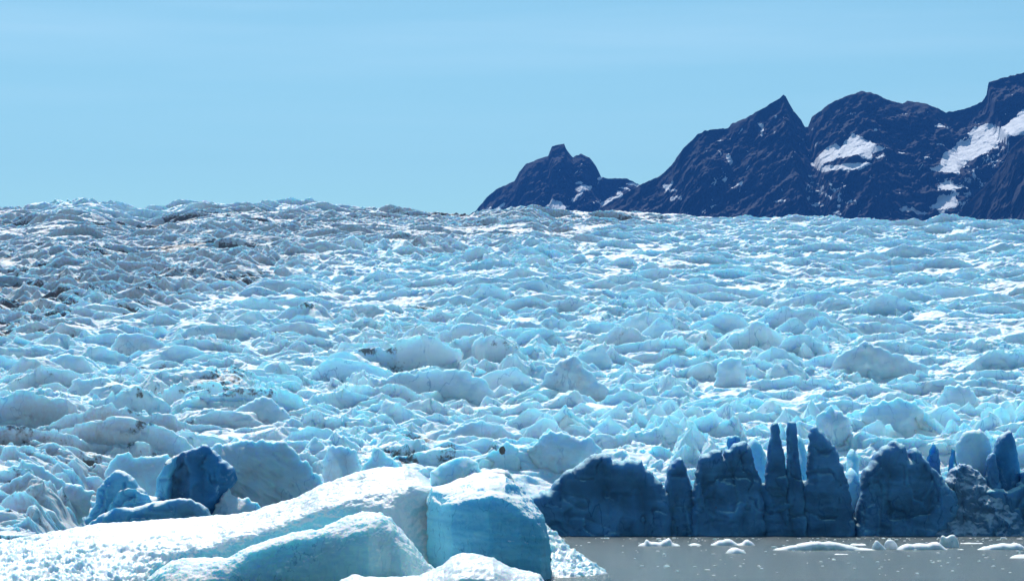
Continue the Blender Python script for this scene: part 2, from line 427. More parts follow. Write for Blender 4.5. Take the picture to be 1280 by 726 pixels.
streak = 1.25 * sstep(0.10, 0.5, vn2(GX / 60 + DD / 90, DD / 22, 46) * 0.6 + vn2(GX / 12, DD / 7, 47) * 0.35 + vn2(GX / 3, DD / 3, 49) * 0.25) * dz
cr = 0.7 * sstep(3.0, 5.0, hn) * sstep(0.0, 0.5, vn2(GX / 9, DD / 12, 81) + 0.6 * vn2(GX / 2.5, DD / 2.5, 82)) * (0.25 + 0.6 * lft)
soil = np.clip(np.maximum(spots, streak * 1.0) * (0.35 + 0.65 * dz + 0.35 * lft) * (0.4 + 0.6 * lowp) + cr, 0, 1)
dirt = np.clip(dz + 0.42 * sstep(0.1, 0.7, vn2(GX / 30, DD / 45, 43) + 0.5 * vn2(GX / 9, DD / 14, 44)) * (0.4 + .6 * lowp), 0, 1)
GY = DD - 0.62 * np.clip(hn, 0, 8) * taper            # crests lean towards the lake
dirt = np.clip(dirt + 0.25 * lft * sstep(0, .6, vn2(GX / 20, DD / 16, 48)), 0, 1)
GXX = GX + 0.5 * vn2(GX / 3, GZ / 2, 45)
glacier = mesh_obj('glacier', np.stack([GXX, GY, GZ], -1).reshape(-1, 3), grid_faces(NR, NC), M['glacier'],
                   attrs={'dirt': dirt, 'soil': soil}, origin=np.zeros(3))
tag(glacier, kind='structure')
def ground_z(x, D):
    px = x / D * FPX + 640
    i = int(np.clip(np.searchsorted(ds, D), 0, NR - 1)); j = int(np.clip(np.searchsorted(pxs, px), 0, NC - 1))
    return float(GZ[i, j])
del GXX, GY, hn, spots, lowp

# ------------------------------------------------------------------ mountains
def scale_pts(pts, ox, oy, s=3.63): return [(ox + a / s, oy + b / s) for a, b in pts]
R5 = [[(370,650),(400,625),(440,620),(450,640),(480,640),(435,685),(400,665)],
      [(480,620),(500,595),(530,585),(500,565),(530,548),(585,545),(580,560),(545,580),(530,600),(500,625)],
      [(500,538),(530,532),(545,538),(520,546)], [(600,635),(650,610),(690,600),(695,572),(712,572),(720,600),(680,615),(630,648)],
      [(735,548),(745,537),(800,548),(790,556)], [(700,560),(720,556),(755,568),(740,573)], [(125,668),(180,630),(188,637),(150,672)],
      [(98,667),(120,650),(124,667)], [(900,560),(905,545),(930,555),(945,535),(950,540),(935,570),(965,565),(970,575),(930,580),(905,592),(915,575)],
      [(930,630),(935,608),(985,597),(990,612),(965,612)], [(1150,390),(1165,405),(1174,425),(1158,408)], [(1185,420),(1200,410),(1220,445),(1205,465),(1190,440)],
      [(1172,530),(1185,500),(1196,515),(1182,535)], [(1210,560),(1265,530),(1270,540),(1220,567)], [(1120,640),(1145,622),(1150,630),(1125,645)],
      [(605,515),(625,515),(625,523),(606,523)]]
R6 = [[(303,455),(345,410),(385,375),(415,368),(440,380),(455,355),(490,355),(495,380),(530,380),(570,410),(570,440),(560,450),(530,445),(490,430),(470,440),(430,430),(390,455),(350,460),(350,470),(400,472),(480,465),(540,460),(575,462),(500,497),(350,500)],
      [(455,355),(490,318),(570,350),(600,380),(650,385),(590,405),(565,412),(530,380),(495,378)], [(590,430),(635,412),(625,430),(598,440)],
      [(835,483),(885,465),(895,420),(930,400),(950,380),(965,360),(1020,345),(1010,325),(1040,295),(1080,280),(1130,275),(1160,290),(1200,265),(1270,200),(1380,120),(1380,270),(1270,320),(1200,340),(1150,360),(1080,420),(1000,455),(960,490),(950,525),(900,505)],
      [(885,545),(920,550),(980,590),(880,590)], [(830,655),(870,640),(870,610),(930,610),(945,640),(940,665),(900,670)],
      [(860,285),(890,268),(930,295),(925,310),(895,290)], [(870,368),(905,372),(900,380),(872,376)], [(60,262),(90,265),(90,285),(82,325),(75,322),(80,285)],
      [(700,398),(725,398),(725,406),(702,407)], [(815,423),(845,423),(845,431),(817,432)], [(702,665),(730,650),(760,665),(830,680),(830,692),(760,685)],
      [(135,617),(185,617),(185,626),(135,626)], [(590,295),(606,295),(606,303),(590,303)]]
MOTTLE = [[(960,490),(1180,340),(1200,400),(1120,500),(1010,620),(960,700),(870,700),(870,560)], [(280,500),(450,560),(500,640),(420,700),(280,640)]]
SNOW = [scale_pts(q, 580, 80) for q in R5] + [scale_pts(q, 930, 80) for q in R6]
MOT = [scale_pts(q, 930, 80) for q in MOTTLE]

def mountain(sky_tab, px0, px1, n, D0, drop_px, seed, slope, snow=True, xsc=FPX):
    px = np.linspace(px0, px1, n)
    x = (px - 640) / FPX * D0
    zr = CAMZ + (HOR - interp(sky_tab, px)) / FPX * D0 + 1.2 * fbm2(x / 9, 0 * x + seed, seed, 3)
    run = drop_px / FPX * D0 / slope * 1.5
    m = 320
    # back side too, so that it is a hill and not a card
    v = np.concatenate([np.linspace(-1.0, -0.04, 40), np.linspace(0, 1, m)])
    Vv, Xx = np.meshgrid(v, x, indexing='ij')
    Zr = np.broadcast_to(zr, Vv.shape)
    av = np.abs(Vv) * run
    # steep wall below the crest, easing into benches
    fall = av * slope * (1.0 + 0.5 * np.exp(-av / 60.0))
    amp = 1 - np.exp(-av / 45.0)
    diag = Xx * 0.8 + av * 0.5
    rock = (rid2(Xx / 170 + av / 500, av / 150, seed + 2, 6, 0.6) - 0.62) * 105 * amp
    rock += (rid2(diag / 60, (av - Xx * .3) / 120, seed + 9, 5, 0.7) - 0.6) * 55 * amp
    rock += 9 * amp * blocks(Xx + av * .4, av * 1.3, 34, seed + 40) + 6 * amp * blocks(Xx, av, 14, seed + 50)
    Z = Zr - fall
    Yy = D0 - Vv * run - rock * 0.9
    Z = Z + rock * 0.18
    lim = Zr
    Yb = D0 - Vv * run
    PXm = Xx / Yb * FPX + 640; PYm = HOR - (Zr - fall - CAMZ) / Yb * FPX
    s = np.zeros(Vv.shape)
    if snow:
        jx = PXm + 1.0 * vn2(PXm / 3, PYm / 3, 5); jy = PYm + 1.0 * vn2(PXm / 3, PYm / 3, 6)
        for q in SNOW: s[inside(q, jx, jy)] = 1
        mm = np.zeros(Vv.shape, bool)
        for q in MOT: mm |= inside(q, jx, jy)
        s = np.where(mm & (fbm2(PXm / 5, PYm / 4, 77, 4) > 0.42), np.maximum(s, 0.8), s)
        st_ = rid2(PXm / 22 + PYm / 30, PYm / 26 - PXm / 60, 91, 4, 0.6)
        s = np.where((st_ > 0.905) & (Vv > 0.03), np.maximum(s, 0.9), s)
        s[Vv < 0] = 0
        k = np.ones(15) / 15
        sb = np.apply_along_axis(lambda r: np.convolve(r, k, 'same'), 1, s)
        dvv = np.gradient(v)[:, None] * run
        Yy = D0 - Vv * run - rock * 0.9 * (1 - 0.8 * sb) - np.cumsum(np.where(Vv > 0, sb, 0) * dvv, axis=0) * 0.7
        Z = Zr - fall + rock * 0.18 * (1 - 0.8 * sb)
        # snow fields lie on gentler benches: their surface is tipped back by lifting the lower part outwards
    o = mesh_obj('mountain', np.stack([Xx, Yy, Z], -1).reshape(-1, 3), grid_faces(len(v), n)[:, ::-1], M['rock'],
                 attrs={'snow': s}, origin=np.array([x.mean(), D0, 0.0]))
    tag(o, kind='structure')
    return o
ML = [(560, 285), (594,264),(607.5,248),(618.6,238),(643,226),(649,215),(657,205),(682,196),(685,195),(690,182.5),(696,181.5),(705,180),(708,187),(716,197),(726,192),(737,197),
      (745,208),(752,222),(762,223),(784,223),(800,231),(850,262),(900,300)]
MM = [(700,300),(760,252),(800,231),(825,220.5),(839,207),(853,187),(872,168),(883,163),(910,160),(916,154),(930,149),(952,136.5),(974,123),(979.6,118.5),(982,121),
      (986.5,129.6),(992,139),(1001.6,150),(1006,159),(1010,158.5),(1015,146),(1040,128),(1059.5,120),(1076,114),(1090,116),(1112,125.5),(1128,129.6),(1134,126),
      (1158.6,129.6),(1183,140.6),(1205.5,136.5),(1227.5,128),(1233.5,118.6),(1235.5,103.4),(1255,97),(1280,91),(1330,75),(1400,105),(1500,170),(1600,240)]
MR = [(1160, 310), (1192,277),(1205.5,259),(1233,231.5),(1255,204),(1263,187),(1280,171),(1330,140),(1420,100),(1600,160)]
mountain(ML, 560, 900, 420, 8600, 120, 5, 0.85)
mountain(MM, 700, 1600, 1000, 7600, 210, 7, 0.74)
mountain(MR, 1160, 1600, 420, 6600, 150, 17, 0.9, snow=False)

# ------------------------------------------------------------------ solid ice bodies from outlines
def densify(P, step, closed=True):
    out = []; n = len(P)
    for i in range(n if closed else n - 1):
        a, b = np.array(P[i], float), np.array(P[(i + 1) % n], float)
        k = max(1, int(np.ceil(np.linalg.norm(b - a) / step)))
        for j in range(k): out.append(a + (b - a) * j / k)
    return np.array(out)
def chaikin(P, it=1, keep=()):
    P = [tuple(p) for p in P]
    for _ in range(it):
        Q = [P[0]]
        for a, b in zip(P[:-1], P[1:]):
            Q.append((a[0] * .78 + b[0] * .22, a[1] * .78 + b[1] * .22)); Q.append((a[0] * .22 + b[0] * .78, a[1] * .22 + b[1] * .78))
        Q.append(P[-1]); P = Q
    return P
def ice_solid(name, top, D, zbot, mat, Tf=5.0, Tb=7.0, R=2.0, step=0.45, seed=1, facet=1.0, fsize=4.0, rough=0.25, lean=0.0, jag=0.15, parent=None, attrs=None, flare=0.0, ns=1.0, soft=1, roof=False, dirtv=0.0, runs=0.0):
    """top: open outline in photograph pixels, left foot to right foot over the top, standing at distance D;
    it gets a front and a back bulging Tf / Tb metres, with edges rounded over R metres."""
    pts = [(W(a, b, D)[0], W(a, b, D)[2]) for a, b in chaikin(top, soft)]
    pts = [(pts[0][0], zbot)] + pts + [(pts[-1][0], zbot)]
    O = densify(pts, step)
    zt = O[:, 1].max()
    up = O[:, 1] > zbot + 0.3
    O[:, 0] += np.where(up, jag * fbm2(O[:, 0] / 1.1, O[:, 1] / 1.1, seed, 2), 0)
    O[:, 1] += np.where(up, jag * fbm2(O[:, 0] / 0.9 + 40, O[:, 1] / 0.9, seed + 5, 2), 0)
    rng = np.random.default_rng(seed)
    gx = np.arange(O[:, 0].min(), O[:, 0].max(), step); gz = np.arange(zbot, zt, step * 0.9)
    X, Z = np.meshgrid(gx, gz); X = X + (np.arange(len(gz))[:, None] % 2) * step / 2
    X = X + rng.uniform(-.15, .15, X.shape) * step; Z = Z + rng.uniform(-.15, .15, Z.shape) * step
    X, Z = X.ravel(), Z.ravel()
    ok = inside([tuple(p) for p in O], X, Z); X, Z = X[ok], Z[ok]
    A = O; B = np.roll(O, -1, axis=0)
    side = ~((A[:, 1] < zbot + .31) & (B[:, 1] < zbot + .31))
    def dist(X, Z):
        d = np.full(X.shape, 1e9)
        for a, b in zip(A[side], B[side]):
            ab = b - a; L = (ab ** 2).sum() + 1e-9
            t = np.clip(((X - a[0]) * ab[0] + (Z - a[1]) * ab[1]) / L, 0, 1)
            d = np.minimum(d, np.hypot(X - a[0] - t * ab[0], Z - a[1] - t * ab[1]))
        return d
    d = dist(X, Z); ok = d > step * 0.45; X, Z = X[ok], Z[ok]
    P2 = [Vector((float(a), float(b))) for a, b in O] + [Vector((float(a), float(b))) for a, b in zip(X, Z)]
    n = len(O)
    vo, _, fo, _, _, _ = geometry.delaunay_2d_cdt(P2, [(i, (i + 1) % n) for i in range(n)], [], 1, 1e-4)
    vx = np.array([v.x for v in vo]); vz = np.array([v.y for v in vo]); f = np.array([q for q in fo if len(q) == 3], dtype=np.int64)
    d = dist(vx, vz); d[d < 1e-3] = 0
    q = np.clip(d / R, 0, 1); prof = np.sqrt(np.clip(1 - (1 - q) ** 2, 0, 1))
    q2 = np.clip(d / (R * 2.2), 0, 1); prof2 = np.sqrt(np.clip(1 - (1 - q2) ** 2, 0, 1))
    if roof:
        prof = np.clip(d / R, 0, 1) ** 0.85; prof2 = np.clip(d / (R * 1.3), 0, 1) ** 0.9
    fw = wedges(vx * 1.0, vz * 0.5, fsize, fsize, seed + 100, 0, 1.0, 0.8 / fsize * 2, 0.8 / fsize * 2, 0.6 / fsize * 2, 1.5, 1)
    hrel = (zt - vz)
    yf = D - prof * (Tf + facet * fw + flare * hrel) + lean * hrel * 0
    if not roof and facet >= 1.3:     # fracture grooves and layering on the broken faces
        g = np.abs(vn2(vx / 4.2 + 0.35 * vn2(vx / 1.5, vz / 1.5, seed), vz / 6.5, seed + 61)); g2 = np.abs(vn2(vx / 6 + 9, vz / 2.2 + vx * .1, seed + 62))
        yf = yf + prof * (0.75 * sstep(0.09, 0.0, g) + 0.45 * sstep(0.07, 0.0, g2) * sstep(-.2, .3, vn2(vx / 5, vz / 5, seed + 63)) + 0.12 * vn2(vx / 9, vz / 0.7, seed + 64))
        yf = yf - prof * 0.6 * blocks(vx, vz * .6, 3.0, seed + 65, 0.6) * sstep(-.1, .4, vn2(vx / 7, vz / 7, seed + 66))
    if runs: yf = yf + runs * prof * (1 - np.abs(vn2((vx * 0.75 + vz * 1.15) / 1.5, (vx - vz) / 14, seed + 81))) + runs * .5 * prof * vn2((vx * 0.75 + vz * 1.15) / .6, (vx - vz) / 6, seed + 82)
    yb = D + prof2 * (Tb + 0.5 * fw)
    nv = len(vx)
    Vf = np.stack([vx, yf, vz], 1); Vb = np.stack([vx, yb, vz], 1)
    rim = d == 0
    idx = np.arange(nv) + nv
    # weld the rim (front and back share the outline)
    idx[rim] = np.arange(nv)[rim]
    V = np.concatenate([Vf, Vb]); fb = idx[f][:, ::-1]
    Fs = np.concatenate([f, fb])
    # outward direction check: front must face -Y
    a, b, c = V[f[0][0]], V[f[0][1]], V[f[0][2]]
    if np.cross(b - a, c - a)[1] > 0: Fs = Fs[:, ::-1]
    used = np.unique(Fs); remap = -np.ones(len(V), int); remap[used] = np.arange(len(used)); V = V[used]; Fs = remap[Fs]
    nx = fbm3(V[:, 0] / 1.6 / ns, V[:, 1] / 1.6 / ns, V[:, 2] / 1.6 / ns, seed + 7, 3)
    ny = fbm3(V[:, 0] / 2.0 / ns, V[:, 1] / 3.4 / ns, V[:, 2] / 2.6 / ns, seed + 17, 4, 0.45)
    nz_ = fbm3(V[:, 0] / 1.2, V[:, 1] / 1.2, V[:, 2] / 1.0, seed + 27, 3)
    V[:, 0] += rough * 0.6 * nx; V[:, 1] += rough * 1.5 * ny; V[:, 2] += rough * 0.4 * nz_
    V[:, 1] += lean * (V[:, 2] - zbot)
    at = {'dirt': np.clip(dirtv * (0.75 + 0.5 * fbm3(V[:, 0] / 3, V[:, 1] / 3, V[:, 2] / 1.5, seed + 91, 3)), 0, 1)} if dirtv else None
    return mesh_obj(name, V, Fs, mat, parent, attrs=at)

# ---- the calving front: each buttress, pillar and spire its own body
DF = 506.0
cliff = [
 ('ice_cliff', 'broad dark ice buttress with a stepped top at the left end of the calving front', [(640,650),(650,628),(656,621),(670,618),(688,610),(695,599),(706,588),(723,581),(736,570),(750,566),(763,565),(764.5,576),(778,574),(791,572),(802,576),(811,588),(819,596),(830,604),(838,625),(840,672)], 0, 5, 10, 3.0, 'cliff'),
 ('ice_pillar', 'single stubby dark pillar standing between the stepped buttress and the blocky tower of the ice front', [(829,672),(830,620),(832,605),(834,583),(844,572),(851,570),(856,580),(860,594),(866,612),(872,640),(874,672)], 1.0, 4, 6, 2.2, 'cliff'),
 ('ice_cliff', 'wide blocky dark ice tower with a notched double top, left of the thin pillars', [(862,672),(864,640),(866,610),(868,591),(871,574),(880,567),(893,560),(902,562),(904,574),(905.5,561),(918,555),(929,551),(937,558),(940,569),(943,583),(951,599),(955,640),(956,672)], -0.5, 5, 9, 2.2, 'cliff'),
 ('ice_boulder', 'small round dark ice ball perched on the blocky ice tower', [(909,562),(908,552),(911,546),(917,543),(924,545),(926.5,551),(925,560)], 7.0, 1.2, 1.6, 1.2, 'cliff'),
 ('ice_fin', 'bright pale blue ice fin glowing just left of the two thin pillars', [(932,660),(936,600),(939,560),(944,549),(951,545),(958,549),(963,562),(966,580),(968,600),(970,660)], 2.5, 1.6, 3, 1.6, 'fin'),
 ('ice_fin', 'strip of ice added to brighten the slot right of the stubby dark pillar', [(846,660),(848,610),(852,582),(856,574),(862,582),(867,600),(872,620),(876,660)], 2.5, 1.4, 3, 1.6, 'fin'),  # this and the next three are added fillers for sunlit pillar side walls
 ('ice_fin', 'strip of ice added to brighten the gap between the flat-topped thin pillar and the tall dome', [(992,660),(996,600),(999,565),(1002,548),(1008,540),(1014,548),(1018,570),(1020,660)], 3.0, 1.4, 3, 1.6, 'fin'),
 ('ice_fin', 'strip of ice added to brighten the gap between the pair of thin pillars', [(968,660),(972,600),(974,560),(978,548),(984,552),(988,570),(990,600),(992,660)], 3.5, 1.4, 3, 1.6, 'fin'),
 ('ice_fin', 'pale snow chute added to brighten the foot of the gap between dome tower and wide buttress', [(1050,665),(1056,630),(1062,600),(1070,580),(1078,590),(1086,610),(1092,665)], 0.5, 1.4, 3, 1.6, 'fin'),
 ('ice_cliff', 'dark continuous ice wall behind and between the pillars of the calving front', [(636,672),(646,645),(668,630),(700,622),(760,612),(828,616),(850,612),(866,622),(900,606),(950,604),(972,594),(985,592),(1003,600),(1040,612),(1060,636),(1068,646),(1076,634),(1100,606),(1150,600),(1190,622),(1230,610),(1262,612),(1300,600),(1380,600),(1480,672)], 1.2, 3.5, 10, 1.5, 'cliff'),
 ('ice_pillar', 'first of the two thin dark ice pillars, the one with the narrow tip', [(954,672),(953,620),(956,590),(961,562),(963,534),(966,527),(973,527),(974,547),(979,562),(983,581),(987,620),(988,672)], 1.5, 3.5, 5, 1.6, 'cliff'),
 ('ice_pillar', 'second thin dark ice pillar with a flat cut top, beside the tall dome', [(980,672),(981,620),(983.4,575),(983,528),(987,525.5),(994.5,526),(995.5,537),(997,547),(999,568),(1003,592),(1008,620),(1009,672)], 0.8, 3.5, 5, 1.6, 'cliff'),
 ('ice_cliff', 'tall dark dome-topped ice tower with a bright left edge, right of the thin pillars', [(1000,672),(1003,620),(1008,592),(1011,562),(1012,545),(1014,536),(1021,533),(1033,544),(1043,556),(1049,568),(1054,584),(1060,603),(1064,625),(1070,672)], -0.5, 5, 9, 3.0, 'cliff'),
 ('ice_spire', 'pale ice spire standing in the bright gap between dome tower and wide buttress', [(1062,650),(1064,600),(1068,570),(1073,558),(1078,562),(1084,572),(1080,600),(1077,650)], 9.0, 1.5, 3, 1.5, 'fin'),
 ('ice_cliff', 'widest dark ice buttress with a crowned top and long shoulder sloping right', [(1066,672),(1070,645),(1077,612),(1080,586),(1090,572),(1100,559),(1114,551),(1124,551),(1131.6,559),(1134,572),(1136,562),(1142,558.6),(1149,561),(1155,573),(1164,582.5),(1177,597),(1190,612),(1204,635),(1216,672)], 0.3, 6, 10, 3.2, 'cliff'),
 ('ice_spire', 'small dark ice horn behind the sloping shoulder of the wide buttress', [(1156,610),(1158,575),(1162,560),(1167,553),(1173,562),(1176,580),(1178,610)], 9.0, 1.5, 2, 1.2, 'cliff'),
 ('ice_spire', 'thin leaning ice horn just left of the grey ice dome', [(1183,610),(1186,575),(1190,560),(1194,563),(1197,590),(1198,610)], 10.0, 1.2, 2, 1.0, 'cliff'),
 ('ice_dome', 'big round grey ice dome behind the rubble slope', [(1192,620),(1193,575),(1197,550),(1208,537),(1220,535),(1233,541),(1239,559),(1243,590),(1244,620)], 13.0, 4, 7, 4.0, 'serac'),
 ('ice_cliff', 'dark rubble-strewn ice slope falling to the water at the right end of the front', [(1168,672),(1172,640),(1180,606),(1195,588),(1206,580),(1219,578),(1230,590),(1242,606),(1256,622),(1268,640),(1280,652),(1290,672)], -3.5, 4, 9, 4.0, 'rubble'),
 ('ice_pillar', 'narrow dark ice pillar rising out of the rubble slope', [(1228,660),(1232,600),(1234,568),(1239,565),(1245,568),(1248,590),(1253,620),(1258,660)], 4.5, 2.0, 4, 1.5, 'cliff'),
 ('ice_pillar', 'tall cyan-blue ice pillar at the right edge of the photo', [(1238,665),(1240,600),(1242,560),(1248,545),(1256,540),(1264,537),(1269,550),(1273,578),(1278,610),(1282,665)], 8.0, 4, 6, 2.0, 'blue'),
 ('ice_cliff', 'dark hollow ice wall cut off by the right edge of the photo', [(1268,672),(1269,640),(1272,606),(1282,588),(1300,570),(1330,560),(1360,566),(1380,580),(1420,575),(1450,600),(1460,672)], 3.0, 4, 10, 3.0, 'cliff'),
]
for i, (nm, lab, pts, off, tf, tb, R, mk) in enumerate(cliff):
    tag(ice_solid(nm, pts, DF + off, -1.0, M['glacier' if mk == 'serac' else mk], tf * (0.6 if mk != 'fin' else 1), tb, R * (.5 if mk == 'cliff' else 1), 0.16 if mk == 'rubble' else 0.28, seed=200 + i * 13, facet={'cliff': 1.5, 'rubble': 1.3}.get(mk, 0.8), fsize=5.5, rough={'cliff': 0.22, 'rubble': 0.62}.get(mk, .2), jag=0.28 if (mk in ('cliff', 'rubble') and 'pillar' not in nm and 'spire' not in nm) else (0.3 if mk == 'serac' else 0.12), ns=0.75 if mk == 'rubble' else 1.0, soft=0 if (mk in ('cliff', 'rubble') and 'pillar' not in nm) else 1, lean={'fin': 0.75, 'rubble': 0.55}.get(mk, 0.0)), lab, nm.replace('_', ' '), 'ice bodies of the calving front')

# ---- big blue serac and others standing out of the broken surface (x, pixel outline, distance)
seracs = [
 ('grey fluted ice shoulder running down to the right from the deep blue block', [(258,650),(258,590),(262,562),(272,554),(292,551),(318,549),(345,550),(362,556),(380,572),(398,592),(412,615),(416,650)], 509, 2.5, 6, 2.6, 'serac'),
 ('ragged grey ice hump hugging the left side behind the curling blue ridge', [(120,650),(128,600),(140,575),(158,566),(178,572),(196,570),(212,566),(220,600),(222,650)], 512, 2, 5, 2.4, 'serac'),
 ('deep blue ice block with a pointed top, left of centre behind the snowy iceberg', [(200,690),(199,650),(198,600),(202,586),(206,577),(225,565),(247,561),(256,553),(266,563),(278,571),(294,587),(296,602),(284,618),(273,634),(262,655),(258,690)], 500, 3, 5, 3.0, 'blue'),
 ('low cyan and blue ice ridge curling down left of the deep blue block', [(82,690),(90,668),(100,655),(110,643),(121,628),(122,612),(134,596),(147,585),(159,590),(170,600),(178,612),(188,620),(200,620),(204,640),(206,690)], 496, 2.5, 5, 2.5, 'ridge'),
 ('rounded blue hollow lump in front of the curling blue ridge', [(128,690),(132,650),(138,628),(147,613),(163,610),(182,617),(192,628),(196,650),(198,690)], 492, 2, 3, 2.0, 'ridge'),
 ('long low dark blue ice wall at the foot of the deep blue block', [(92,690),(104,662),(118,648),(132,640),(150,634),(172,634),(188,628),(206,624),(232,622),(256,630),(268,650),(276,690)], 488, 2, 6, 2.5, 'ridge'),
 ('upright cyan slab added as the lit left facet of the deep blue block', [(180,690),(186,650),(192,625),(197,600),(204,582),(214,572),(222,567),(224,580),(216,600),(213,630),(212,690)], 499, 3, 4, 1.4, 'ridge'),  # added body; its paler colour paints the block's lit left side
 ('little cluster of knobbly grey ice teeth right of the deep blue block', [(262,690),(264,650),(270,630),(276,620),(286,612),(291,622),(300,620),(312,622),(324,628),(331,640),(334,690)], 497, 2, 3, 1.6, 'serac'),
 ('squat grey-blue ice block with a flat top, behind the crest of the snowy iceberg', [(399,625),(401,600),(404,575),(408,562),(422,555),(436,556),(446,563),(450,580),(456,600),(458,625)], 534, 2, 4, 1.8, 'serac'),
 ('small pointed cyan ice tooth beside the squat grey-blue block', [(449,620),(452,592),(460,572),(470,561),(484,567),(497,580),(506,592),(512,620)], 532, 1.5, 3, 1.6, 'serac'),
 ('pale pointed ice slab with one black hole in it', [(592,610),(598,582),(610,568),(622,560),(633,551),(644,558),(650,575),(653,610)], 545, 1.5, 4, 1.8, 'serac'),
 ('broad pale serac with thin dirt layers behind the left end of the dark front', [(646,620),(650,590),(655,568),(668,552),(682,541),(700,538),(722,545),(740,548),(750,560),(756,590),(758,620)], 548, 2, 6, 2.5, 'serac'),
 ('long smooth blue wall of ice with a dark crack near its right end', [(452,520),(456,490),(461,470),(480,473),(505,466),(530,464),(555,463),(584,464),(596,472),(612,480),(622,495),(636,512),(640,530)], 648, 1.5, 6, 2.5, 'serac'),
 ('curved blue ice blade with a dark dirt line, above the pale slab with the hole', [(508,580),(530,560),(548,548),(562,538),(580,528),(600,526),(618,530),(640,540),(668,548),(678,570)], 575, 1.5, 5, 2.0, 'serac'),
 ('wide dull blue ice wall at far left just above the curling blue ridge', [(45,600),(48,575),(50,558),(70,558),(95,562),(120,560),(140,568),(160,575),(176,590),(180,610)], 556, 2, 6, 2.5, 'serac'),
 ('grey dirt-streaked ice shoulder at the lower left corner', [(-30,700),(-20,620),(4,590),(20,578),(45,576),(60,590),(90,605),(118,615),(110,640),(95,670),(80,700)], 480, 3, 8, 4.0, 'serac'),
 ('large rounded pale ice face at left with faint cracks', [(38,500),(45,470),(60,452),(80,442),(105,446),(120,462),(126,490),(128,505)], 690, 2, 6, 3.0, 'serac'),
 ('smooth cyan ice face in the middle of the glacier', [(560,425),(566,408),(575,394),(590,388),(602,396),(612,408),(618,425)], 800, 2, 6, 3.0, 'serac'),
 ('pale arched ice head with a dirty rim right of the smooth cyan face', [(634,432),(638,410),(646,400),(662,402),(678,405),(680,420),(682,435)], 790, 2, 5, 3.0, 'serac'),
 ('jagged grey serac with a dark chip on its crest, right of the long blue wall', [(665,520),(670,490),(682,468),(694,456),(704,450),(716,444),(728,455),(742,468),(760,485),(770,520)], 655, 2.5, 6, 2.5, 'serac'),
 ('small rounded cyan ice knob on the right half of the glacier', [(893,475),(896,460),(904,450),(916,446),(928,452),(933,465),(934,478)], 690, 2, 4, 2.2, 'serac'),
 ('long peaked pale ice ridge in the middle of the right half', [(1035,462),(1045,448),(1060,438),(1078,427),(1090,430),(1108,438),(1130,446),(1160,458)], 710, 2, 7, 2.5, 'serac'),
 ('big rounded ice shoulder near the right edge above the calving front', [(1170,530),(1172,500),(1180,485),(1195,480),(1212,482),(1222,495),(1228,515),(1232,535)], 620, 3, 7, 3.5, 'serac'),
 ('broad blue ice blade behind the tall dome-topped tower', [(1010,560),(1015,535),(1024,515),(1038,507),(1050,512),(1060,525),(1068,545),(1072,562)], 556, 2, 5, 2.0, 'serac'),
 ('rounded bulging ice hump above the wide dark buttress', [(1068,545),(1075,520),(1090,505),(1110,499),(1135,498),(1150,508),(1158,530),(1162,550)], 578, 3, 6, 4.0, 'serac'),
 ('upright pale ice block standing alone at left centre', [(324,490),(328,465),(336,452),(350,450),(360,460),(370,478),(374,495)], 680, 2, 4, 2.0, 'serac'),
 ('small pointed ice horn left of the upright pale block', [(284,480),(288,465),(292,461),(297,468),(300,484)], 690, 1.5, 3, 1.4, 'serac'),
 ('wide pale ice shield sloping right from a peak at left centre', [(222,570),(240,545),(260,528),(285,518),(320,498),(335,496),(350,508),(370,525),(400,545),(410,570)], 598, 3, 8, 3.0, 'serac'),
 ('low blue ice bank with a rounded right end at left', [(80,520),(84,490),(90,476),(110,472),(135,472),(150,480),(165,490),(170,515)], 640, 2, 6, 2.5, 'serac'),
 ('dark grey-blue arched serac on the left below the dirty ice', [(136,450),(142,428),(150,417),(170,416),(190,420),(206,428),(214,440),(216,455)], 770, 2, 6, 3.0, 'serac'),
]
for i, (lab, pts, D, tf, tb, R, mk) in enumerate(seracs):
    cx = sum(a for a, b in pts) / len(pts); yb = max(b for a, b in pts)
    zb_ = CAMZ + (HOR - yb) / FPX * D - 3.0
    tag(ice_solid('serac', pts, D, max(zb_, -1.0), M['glacier' if mk == 'serac' else mk], tf * (1.6 if mk == 'serac' else .8), tb * (1.6 if mk == 'serac' else 1), R * (1.9 if mk == 'serac' else .5), 0.33 * D / 510, seed=500 + i * 17, facet=2.8 if mk == 'blue' else 1.6, fsize=6.5 * D / 560, rough=0.4 if mk == 'blue' else 0.22, jag=0.42 if mk == 'serac' else 0.16, soft=0 if mk == 'serac' else 1, roof=(mk == 'serac'), runs=0.9 if 'fluted' in lab else 0.0,
        dirtv=0 if mk != 'serac' else 0.55 if ('grey' in lab or 'dirt' in lab) else 0.05 + 0.15 * (i * 0.618 % 1)), lab, 'serac', 'seracs on the glacier')

# ---- dark moraine rocks, and a dark lump for the hole in one slab
def rock(px, py, D, r, seed, lab, sq=(1, 1, .7)):
    bm = bmesh.new(); bmesh.ops.create_icosphere(bm, subdivisions=4, radius=1.0)
    Vv = np.array([v.co[:] for v in bm.verts]); Fv = np.array([[v.index for v in f.verts] for f in bm.faces]); bm.free()
    k = 1 + 0.35 * fbm3(Vv[:, 0] * 1.4, Vv[:, 1] * 1.4, Vv[:, 2] * 1.4, seed, 4)
    Vv = np.sign(Vv) * np.abs(Vv) ** 0.8 * k[:, None] * r * np.array(sq)
    c = np.array(W(px, py, D))
    tag(mesh_obj('rock', Vv + c, Fv, M['stone'], smooth=False), lab, 'rock')
rock(671, 261, 1880, 3.6, 3, 'dark brown rock standing on the glacier skyline below the mountain foot')
rock(677, 267, 1870, 2.6, 4, 'second dark rock just below the one on the skyline', (1.6, 1, .6))
rock(683, 298, 1600, 3.2, 5, 'flat dark rock patch lying on the ice under the skyline rocks', (1.8, 1, .6))
